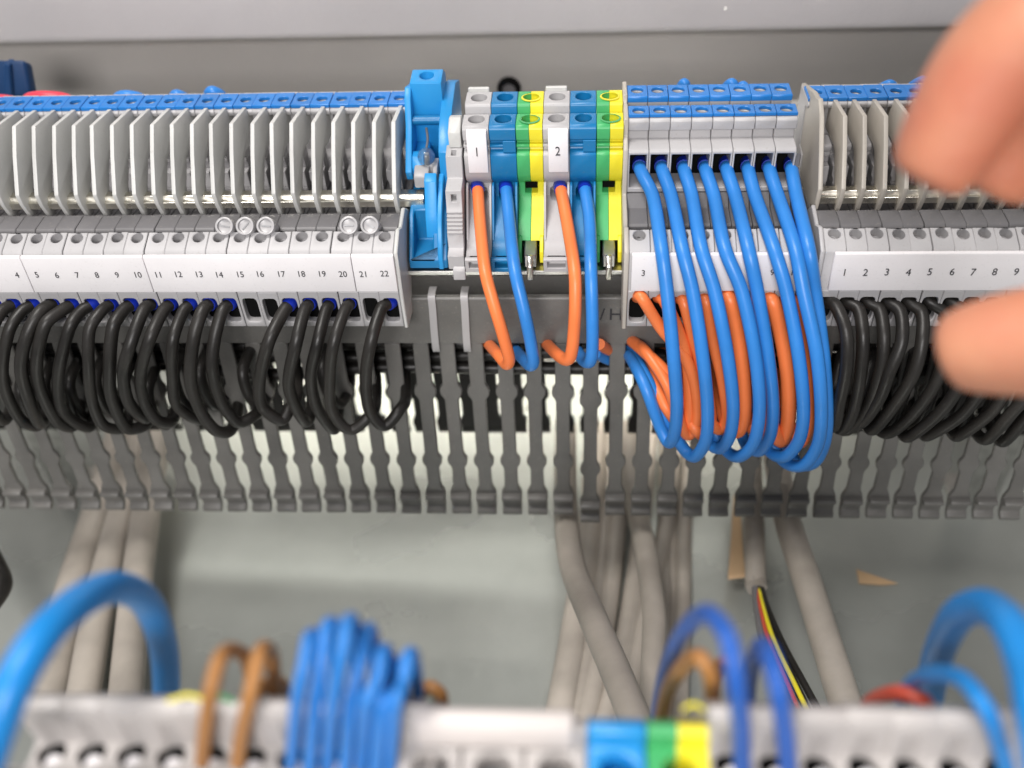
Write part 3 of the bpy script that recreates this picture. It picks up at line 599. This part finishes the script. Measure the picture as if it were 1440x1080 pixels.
for i, tr in enumerate(orr):
    n_ = len(tr); xo = XM1+i*MP; pts = [Vector((xo, 215, 127.8)), Vector((xo, 209, 127.4))]
    for k, (px, py) in enumerate(tr):
        f = k/(n_-1); Y = 205-7.5*math.sin(min(1, f*1.6)*math.pi/2) if f < 0.72 else 198+(f-0.72)/0.28*13
        pts.append(into_duct(px, py, Y+(1.0 if i in (1, 5, 7) else 0)))
    pts.append(pts[-1]+Vector((-4, 9, 4)))
    wire('orange_wire', f'{ordn[i]} orange wire from the left under the middle block, among the blue wires', 'wire', pts, 2.0 if i in (4, 6) else 1.6, 'orange', 'orange wires', ferr=3.0, n=14)
wire('orange_wire', 'orange wire slanting into the duct slot left of the blue bunch', 'wire', track([(886, 476, 218), (890, 480, 209), (912, 500, 205), (936, 524, 202.5), (955, 560, 201), (962, 585, 202)]), 1.7, 'orange')
wire('orange_wire', 'thin orange wire slanting below the first into the same slot', 'wire', track([(884, 500, 212), (890, 512, 208), (905, 536, 205.5), (930, 575, 203), (945, 590, 204)]), 1.1, 'orange')

# cable ties over the duct strip
for px, lb in ((606, 'pale nylon cable tie tail over the duct, nearest the left block'), (652, 'pale nylon cable tie tail over the duct, below the grey end bracket')):
    a = W(px, 412, Y=215.2); bm = B()
    P = [Vector((a.x, 219.5, 123.0)), Vector((a.x, 215.2, 123.0)), Vector((a.x, 214.5, 119)), Vector((a.x-.3, 214.4, 111)), Vector((a.x-.4, 214.5, 104)), Vector((a.x-.4, 217.5, 102))]
    P = smooth_path(P, 4); vs = []
    for p in P: vs.append([bm.verts.new(p+Vector((sx, sy, sz))) for sx, sy, sz in ((-1.0, 0, 0), (1.0, 0, 0), (1.0, .5, -.5), (-1.0, .5, -.5))])
    for u_, v_ in zip(vs, vs[1:]):
        for k in range(4): bm.faces.new((u_[k], u_[(k+1) % 4], v_[(k+1) % 4], v_[k]))
    bm.faces.new(vs[0]); bm.faces.new(vs[-1][::-1])
    solo('cable_tie', lb, 'cable tie', bm, 'tie', group='nylon cable ties')

# loops peeking over the rear of the rows
def rear_loop(px, py, wd, label, m='blue', r=1.5, Y=262):
    c = W(px, py, Y=Y)
    pts = [c+Vector((-wd, 6, -12)), c+Vector((-wd*0.9, 2, -4)), c+Vector((0, 0, -r)), c+Vector((wd*0.9, 1, -4.2)), c+Vector((wd, -2, -12))]
    wire('wire_loop', label, 'wire', pts, r, m, 'wire loops behind the terminals')
rear_loop(176, 127, 5.0, 'blue wire hump behind the left block, leftmost of three')
rear_loop(247, 126, 2.5, 'blue wire hump behind the left block, middle of three')
rear_loop(297, 121, 2.5, 'blue wire hump behind the left block, nearest the centre')
rear_loop(963, 110, 1.2, 'single blue wire bend behind the middle block', r=1.2)
rear_loop(983, 120, 1.8, 'low blue wire bend behind the third cap of the middle block', r=1.1)
rear_loop(1030, 110, 1.6, 'tall blue wire bend behind the sixth cap of the middle block', r=1.3)
rear_loop(1046, 114, 1.4, 'small blue wire bend right of the tall one behind the middle block', r=1.2)
rear_loop(1253, 112, 2.8, 'blue wire arch behind the right fins, left of the hand', r=1.0)
rear_loop(1300, 107, 2.8, 'blue wire arch behind the right fins, touching the hand', r=1.0)
rear_loop(60, 128, 8, 'red wire hump behind the left block near the navy part', m='pink', r=1.6, Y=266)
rear_loop(0, 133, 5, 'red wire hump at the left picture edge behind the blue caps', m='pink', r=1.5, Y=264)
t = Thing('connector_housing', 'navy blue plastic housing at the upper left picture edge', 'connector', W(10, 135, Y=285))
a = W(44, 138, Y=284); b = W(34, 84, Y=286); c = W(-40, 84, Y=286); d = W(-40, 138, Y=284)
t.part('shell', poly3(B(), [a, b, c, d], (0, 4, -3)), 'navy', bevel=1.2, seg=3)
t.part('rib', poly3(B(), [W(18, 136, Y=283), W(14, 90, Y=284.5), W(4, 90, Y=284.5), W(6, 136, Y=283)], (0, 4, 0)), 'navy', bevel=0.5)

# ------------------------------------------------------------------ grey cables below
def cable(label, pts, r, m='cable'):
    eye = Vector((CAMX, 0, CAMZ))            # cables that reach the floor lie on it
    pts = [p if p.z > r+0.3 else eye+(p-eye)*((CAMZ-r-0.3)/(CAMZ-p.z)) for p in pts]
    return wire('grey_cable', label, 'cable', pts, r, m, 'grey cables under the duct', n=18, sub=8)
def dtrack(l): return [W(px, py, D=D) for px, py, D in l]
cable('thick pale grey cable curving right, frontmost under the duct centre', dtrack([(796, 600, 372), (795, 680, 350), (797, 740, 322), (806, 800, 298), (834, 870, 272), (866, 945, 250), (900, 1030, 232), (925, 1110, 225)]), 4.0)
cable('grey cable bowing right, second in front under the duct centre', dtrack([(880, 600, 372), (893, 700, 345), (909, 780, 318), (920, 860, 298), (919, 940, 282), (920, 1030, 268), (930, 1110, 262)]), 3.6)
cable('grey cable slanting left behind the frontmost cable', dtrack([(838, 600, 385), (832, 725, 372), (812, 860, 348), (786, 1010, 322), (770, 1100, 315)]), 4.6)
cable('grey cable slanting left right of the frontmost cable', dtrack([(880, 600, 378), (868, 740, 360), (852, 870, 335), (824, 1010, 306), (800, 1100, 300)]), 3.6)
cable('thin grey cable crossing behind the bowed cable', dtrack([(915, 600, 380), (897, 780, 350), (874, 920, 322), (845, 1030, 305), (830, 1100, 300)]), 3.2)
cable('grey cable in shadow beside the bowed cable', dtrack([(950, 600, 385), (936, 740, 370), (900, 900, 340), (880, 1030, 320), (870, 1110, 310)]), 3.2)
cable('slim grey cable hanging straight left of the tan strip', dtrack([(975, 600, 385), (963, 730, 372), (960, 850, 350), (954, 1030, 325)]), 2.9)
cable('slim grey cable hanging nearest the bowed cable on the right', dtrack([(935, 600, 380), (934, 730, 366), (938, 850, 345), (930, 1030, 330)]), 2.3)
cable('grey cable in deep shadow furthest behind the centre bunch', dtrack([(858, 600, 392), (852, 725, 380), (838, 860, 360), (812, 1010, 335), (800, 1100, 325)]), 3.4)
cable('grey cable behind the bowed cable leaning slightly left', dtrack([(905, 600, 392), (900, 725, 378), (893, 860, 352), (872, 1010, 325), (862, 1100, 316)]), 3.0)
cable('thin dark grey cable hanging between bowed cable and slim cables', dtrack([(948, 600, 390), (946, 725, 380), (945, 860, 362), (940, 1030, 340)]), 2.0)
cable('grey cable leaning left, left of three under the duct left part', dtrack([(175, 600, 385), (138, 722, 372), (100, 840, 340), (62, 1010, 305)]), 6.0)
cable('grey cable leaning left, middle of three under the duct left part', dtrack([(205, 600, 380), (172, 722, 362), (142, 840, 335), (112, 1010, 300)]), 5.2)
cable('grey cable leaning left, right of three under the duct left part', dtrack([(222, 600, 376), (205, 722, 358), (190, 840, 330), (174, 1010, 296)]), 5.2)
cable('thick grey cable slanting down to the right past the stripped one', dtrack([(1085, 600, 360), (1105, 722, 335), (1136, 820, 308), (1170, 930, 280), (1205, 1040, 258)]), 4.5)
# stripped cable with its cores
t = Thing('stripped_cable', 'grey cable with a torn sheath end and coloured cores coming out', 'cable', W(1062, 826, D=315))
t.part('sheath', tube(B(), dtrack([(1056, 600, 360), (1060, 722, 338), (1062, 780, 325), (1063, 824, 315)]), 3.3, 20, r1=3.4), 'cable', ang=60)
e0 = W(1063, 822, D=315.5); e1 = W(1064, 828, D=313.5)
bm = B(); tube(bm, [e0, e1], 3.55, 18, smooth=False, r1=3.1)
for v in bm.verts: v.co += Vector((random.uniform(-.35, .35), 0, random.uniform(-.5, .5)))
t.part('torn_edge', bm, 'cable')
for nm, m, off, r, lb in (('core', 'black', 0, 1.25, 'black core'), ('core', 'black', 8, 1.1, 'black core'), ('core', 'yellow', 0, 0.7, 'yellow core'), ('core', 'red', -6, 0.6, 'red core'), ('core', 'dgrey', -12, 1.25, 'grey core')):
    s = off/10
    k_ = -5 if m in ('yellow', 'red') else 0
    t.part(nm, tube(B(), dtrack([(1065+off*0.3, 815, 318), (1072+off*0.6, 850, 306+k_*.4), (1090+off*1.3, 905, 290+k_), (1119+off*1.7, 965, 275+k_), (1150+off*2.2, 1030, 262+k_)]), r, 10), m, label=lb, ang=60)
wire('black_cable', 'thick black cable end at the left picture edge below the duct', 'cable', dtrack([(-90, 690, 330), (-34, 752, 320), (-6, 800, 312), (0, 826, 308), (-40, 880, 300)]), 3.4, 'black')
t = solo('tan_patch', 'small pointed tan patch on the cabinet floor at right', 'paper scrap', poly3(B(), [W(1204, 801, Z=0.3), W(1262, 821, Z=0.3), W(1240, 823, Z=0.3), W(1208, 821, Z=0.3)], (0, 0, 0.3)), 'tan')  # flat tan patch just above the floor
solo('tan_strip', 'narrow tan strip standing beside the stripped grey cable', 'strip', poly3(B(), [W(1040, 700, Y=250), W(1048, 812, Y=208), W(1024, 815, Y=208), W(1032, 700, Y=250)], (0, 0.8, 0.4)), 'tan')

# ------------------------------------------------------------------ lower row, near the camera
def low_terminal(label, x, wd, dz=0.0, group='terminals of the lower row', m='cream', hole=2.2):
    t = Thing('terminal_block', label, 'terminal', (x, 70, 112), group); hw = wd/2-0.02
    pr = [(58, 112), (58, 145.0), (59, 146.6), (67.2, 147.2), (67.6, 146.2), (72.9, 146.2), (73.0, 153.6), (73.4, 154.9), (75.0, 155.4), (77.5, 152.5), (88, 132), (88, 112)]
    pr = [(y, z+(dz if z > 113 else 0)) for y, z in pr]
    t.part('housing', prism(B(), pr, x-hw, x+hw), m, bevel=0.22, seg=2, cuts=[cyl(B(), (x, 71.2, 152+dz), (0, 0, -1), hole, 11, 22)])
    t.part('hole_shade', cyl(B(), (x, 71.2, 141.2+dz), (0, 0, 1), hole-0.04, 3.6, 20), 'dark')  # black plug that paints the shade down the screw hole
    t.part('screw', cyl(B(), (x+0.5, 70.0, 144.9+dz), (0, 0, 1), 1.25, 0.9, 16), 'marker', bevel=0.2)
    return t
XA = -73.8
lt = low_terminal('pale lower row terminal at the far left under the thick blue wire', XA, 6.15, -0.9)
nm = ['', 'under the thick blue arch, second from the left end', 'third from the left end of the lower row', 'fourth from the left end, under the blue arch foot', 'fifth from the left end, left of the brown wires', 'holding the left brown wire', 'holding the right brown wire', 'under the left of the blue bundle', 'under the middle of the blue bundle', 'under the right of the blue bundle']
for i in range(1, 10): dup(lt, i*6.15, f'pale lower row terminal {nm[i]}')
rt = low_terminal('ivory lower row terminal holding the long cobalt wire', 27.6, 6.38, 0.7)
nm = ['', 'between the two cobalt wires', 'holding the shorter cobalt wire', 'with white screw, right of the shorter cobalt wire', 'with white screw, second right of the cobalt wires', 'with white screw, left of the thin azure wire', 'just left of the thin azure wire foot', 'holding the thin azure wire', 'at the lower right picture edge']
for i in range(1, 9): dup(rt, i*6.38, f'ivory lower row terminal {nm[i]}')
def big_terminal(x, wd, label, mats):
    t = Thing('terminal_block', label, 'terminal', (x, 70, 112), 'large terminals of the lower row'); hw = wd/2-0.08
    n = len(mats)
    for k, m in enumerate(mats):
        a = x-hw+2*hw*k/n; b = x-hw+2*hw*(k+1)/n
        pr = [(56, 112), (56, 143), (60, 147.8), (72.6, 148.4), (73.0, 151.2), (74.2, 152.0), (76.8, 149.0), (86, 131), (86, 112)]
        t.part('housing' if n == 1 else m+'_half', prism(B(), pr, a, b), m, bevel=0.4 if n == 1 else 0.0, seg=2, cuts=[cyl(B(), (x+0.2, 68.2, 156), (0, 0.1, -1), 2.7, 14, 26)])
    t.part('screw', cyl(B(), (x+0.2, 68, 143), (0, 0, 1), 2.6, 2, 20), 'screw' if mats[0] == 'cream' else mats[-1])
    return t
big_terminal(-15.7, 9.1, 'large pale terminal under the left of the white lower marker', ['cream'])
big_terminal(-6.5, 9.1, 'large pale terminal under the middle of the white lower marker', ['cream'])
big_terminal(2.6, 9.1, 'large pale terminal left of the lower blue terminal', ['cream'])
big_terminal(11.4, 8.6, 'bright blue large terminal in the lower row', ['bluebright'])
big_terminal(20.2, 9.0, 'large green and yellow earth terminal in the lower row', ['green', 'yellow'])
t = Thing('marker_tag', 'wide blank cream marker on the lower centre terminals', 'marker tag', (-9, 74, 150))
t.part('tag', prism(B(), [(71.7, 148.7), (71.9, 152.6), (72.9, 154.1), (74.6, 154.4), (76.0, 152.8), (74.6, 152.3), (72.85, 151.5), (72.8, 148.7)], -17.6, 5.2), 'cream2', bevel=0.8, seg=3)
t = Thing('mounting_rail', 'metal rail under the lower row of terminals', 'rail', (0, 72, 104))
t.part('rail_profile', box(B(), -120, 110, 60, 86, 108, 111.8), 'steel')
for x in (-100, 96): t.part('support_leg', box(B(), x-8, x+8, 84, 86, 0.2, 108), 'steel')

def lw(name, label, l, r, m, grp=None): return wire(name, label, 'wire', dtrack(l), r, m, grp, n=20, sub=9)
def lwy(name, label, l, r, m, grp=None): return wire(name, label, 'wire', [W(px, py, Y=Y) for px, py, Y in l], r, m, grp, n=20, sub=9)
lwy('blue_wire', 'thick bright blue wire arching at the lower left corner', [(-40, 1130, 56), (-10, 1040, 61), (20, 960, 66), (65, 888, 73), (118, 842, 81), (165, 826, 89), (205, 846, 95), (228, 900, 98), (234, 960, 98), (232, 1060, 96)], 2.5, 'cyan', 'thick blue wires')
lwy('blue_wire', 'thick bright blue wire arching at the lower right corner', [(1294, 1060, 102), (1306, 985, 103), (1318, 925, 101), (1345, 868, 96), (1382, 852, 90), (1418, 876, 82), (1442, 930, 75), (1458, 1000, 68), (1470, 1100, 62)], 2.6, 'cyan', 'thick blue wires')
lwy('blue_wire', 'thin azure wire curving over the lower right ivory terminals', [(1262, 1020, 92), (1276, 968, 90), (1310, 948, 84), (1352, 954, 77), (1384, 992, 71.5), (1404, 1040, 70.6), (1422, 1110, 70.5)], 1.2, 'cyan')
lwy('red_wire', 'short red wire arch behind the lower right terminals', [(1208, 1040, 94), (1222, 990, 92), (1262, 974, 88), (1300, 986, 86), (1322, 1040, 88)], 1.25, 'red')
lwy('cobalt_wire', 'long cobalt wire arch in front of the brown wire at lower right', [(920, 1040, 100), (932, 960, 98), (956, 895, 92), (992, 862, 83), (1022, 892, 76), (1036, 960, 71.5), (1042, 1030, 70.5), (1044, 1110, 70.5)], 1.3, 'blue2', 'cobalt wires')
lwy('cobalt_wire', 'shorter cobalt wire right of the long cobalt arch', [(1050, 1040, 96), (1054, 960, 94), (1066, 912, 86), (1080, 915, 78), (1094, 965, 71.8), (1104, 1030, 70.5), (1110, 1110, 70.5)], 1.3, 'blue2', 'cobalt wires')
lwy('brown_wire', 'brown wire arch behind the long cobalt wire', [(925, 1040, 92), (938, 975, 91), (962, 935, 87), (984, 924, 83), (1000, 950, 81.5), (1004, 1040, 84)], 1.3, 'brown', 'brown wires')
lwy('brown_wire', 'dark brown wire behind the brown arch at lower right', [(1000, 1050, 98), (1006, 960, 96), (1016, 930, 94), (1028, 950, 94), (1030, 1050, 98)], 1.0, 'brown', 'brown wires')
lwy('brown_wire', 'left brown wire loop beside the blue bundle', [(280, 1120, 70.4), (286, 1050, 70.4), (296, 975, 71), (310, 925, 75), (328, 914, 80), (348, 930, 84), (360, 1010, 88)], 1.1, 'brown', 'brown wires')
lwy('brown_wire', 'right brown wire loop next to the blue bundle', [(331, 1120, 70.4), (337, 1050, 70.4), (352, 980, 71), (364, 925, 75), (372, 911, 79), (384, 925, 84), (388, 1010, 88)], 1.1, 'brown', 'brown wires')
lwy('brown_wire', 'brown wire end tucked behind the right brown loop', [(350, 985, 86), (372, 966, 86), (392, 960, 87), (400, 975, 89), (400, 1030, 92)], 1.2, 'brown', 'brown wires')
lwy('brown_wire', 'small brown loop with a green core right of the blue bundle', [(590, 1050, 92), (588, 985, 92), (604, 966, 90), (620, 978, 89), (622, 1050, 90)], 1.2, 'brown', 'brown wires')
lwy('green_wire', 'tiny green wire under the small brown loop', [(598, 1040, 84), (600, 995, 84.5), (606, 986, 84.5), (608, 1040, 85)], 0.6, 'green')
nb = ['first', 'second', 'third', 'fourth', 'fifth', 'sixth', 'seventh']
for i, (xb, xt, yt, d) in enumerate(((410, 436, 892, 0), (436, 462, 876, 1.5), (461, 490, 872, 0), (486, 516, 884, 1.6), (508, 538, 914, 0), (530, 556, 934, 1.4), (549, 575, 918, 0.4))):
    lwy('blue_wire', f'{nb[i]} blue wire from the left in the lower blue bundle', [(xb-8, 1140, 70.4-d*.3), (xb, 1070, 70.4-d*.5), (xb+8, 985, 70.8+d*.6), (xt-7, yt+40, 73.5+d*1.5), (xt-1, yt+5, 77+d*1.5), (xt+6, yt+2, 80+d), (xt+12, yt+40, 84+d), (xt+12, yt+120, 87+d), (xt+10, yt+200, 88+d)], 0.98+0.07*(i % 3), 'blue', 'blue bundle in the lower row')
for i, (a, b, y, c) in enumerate(((236, 292, 978, 'yellow'), (292, 330, 980, 'green'), (1170, 1240, 1000, 'yellow'), (960, 990, 990, 'yellow'))):
    lw('earth_wire', ['yellow wire lying behind the lower left terminals', 'green wire lying behind the lower left terminals', 'yellow wire lying behind the lower right terminals', 'yellow wire stub behind the lower earth terminal'][i],
       [(a, y+8, 141), ((a+b)/2, y, 141), (b, y+8, 141)], 0.32, c)

# ------------------------------------------------------------------ hand reaching in from the right
def hand():
    V, Ed, Rr = [], [], []
    def v(px, py, D, r, par=None):
        V.append(W(px-30, py, D=D*0.88)); Rr.append(r); i = len(V)-1
        if par is not None: Ed.append((par, i))
        return i
    wrist = v(1930, 100, 138, 23); palm = v(1730, 170, 143, 21, wrist)
    v(2250, 0, 140, 27, wrist)
    def chain(root, pts):
        p = root
        for (px, py, D, r) in pts: p = v(px, py, D, r, p)
        return p
    chain(palm, [(1600, 10, 145, 11.5), (1500, 18, 149, 9.7), (1420, 96, 155, 9.2), (1378, 168, 159, 8.3), (1340, 240, 163, 7.2), (1326, 262, 164, 5.0)])      # index
    chain(palm, [(1640, 110, 146, 11.5), (1575, 90, 154, 9.4), (1510, 150, 164, 8.4), (1466, 205, 170, 7.6), (1430, 258, 173, 6.6), (1418, 276, 174, 4.6)])   # middle
    chain(palm, [(1690, 190, 148, 11), (1650, 190, 156, 9), (1600, 230, 164, 8.2), (1560, 265, 170, 7.4), (1530, 290, 173, 6)])                            # ring
    chain(palm, [(1740, 260, 150, 10), (1700, 300, 156, 8), (1650, 340, 164, 7.2), (1605, 362, 170, 6.4), (1580, 374, 173, 5)])                            # little
    chain(palm, [(1740, 360, 146, 13), (1650, 470, 152, 11.2), (1530, 478, 160, 9.4), (1444, 484, 165, 8.6), (1378, 494, 169, 7.2), (1352, 500, 171, 5.0)])       # thumb
    base = W(1700, 170, D=125.84)
    me = bpy.data.meshes.new('skeleton'); me.from_pydata([(p-base)*S*10 for p in V], Ed, [])
    o = bpy.data.objects.new('tmp', me); COL.objects.link(o)
    md = o.modifiers.new('s', 'SKIN'); md.use_smooth_shade = True; md.branch_smoothing = 0.6
    for i, sv in enumerate(me.skin_vertices[0].data): sv.radius = (Rr[i]*S*10, Rr[i]*S*10*0.92); sv.use_root = (i == 1)
    sd = o.modifiers.new('u', 'SUBSURF'); sd.levels = 3; sd.render_levels = 3
    dg = bpy.context.evaluated_depsgraph_get(); m2 = bpy.data.meshes.new_from_object(o.evaluated_get(dg)); bpy.data.objects.remove(o)
    m2.transform(Matrix.Scale(0.1, 4)); m2.name = 'skin'
    for p in m2.polygons: p.use_smooth = True
    m2.materials.clear(); m2.materials.append(M['skin'])
    t = Thing('hand', 'bare hand reaching in from the right over numerals seven to nine', 'hand', base)
    o = bpy.data.objects.new('skin', m2); COL.objects.link(o); o.parent = t.o
    # nails
    for (a, b, r) in (((1322, 240, 189), (1296, 282, 192), 4.6), ((1385, 278, 198), (1362, 312, 204), 4.4), ((1362, 474, 191), (1326, 494, 194), 5.0)):
        A = W(*a[:2], D=a[2]-2.2); Bp = W(*b[:2], D=b[2]+0.5); d = (Bp-A); L = d.length; d.normalize(); nrm = (Vector((0, 0, CAMZ))-A).normalized(); s = d.cross(nrm).normalized(); nrm = s.cross(d)
        bm = B(); g = []
        for i in range(7):
            f = i/6; row = []
            wd = r*(0.8+0.2*math.sin(f*math.pi))*(0.92 if f in (0, 1) else 1)
            for k in range(7):
                h = (k-3)/3; row.append(bm.verts.new(A+d*L*f*0.95+s*wd*h-nrm*(h*h*2.2+f*f*0.8)))
            g.append(row)
        for i in range(6):
            for k in range(6): bm.faces.new((g[i][k], g[i][k+1], g[i+1][k+1], g[i+1][k]))
        bmesh.ops.solidify(bm, geom=bm.faces[:], thickness=0.5)
        #t.part('fingernail', bm, 'nail', ang=80)
        bm.free()
hand()
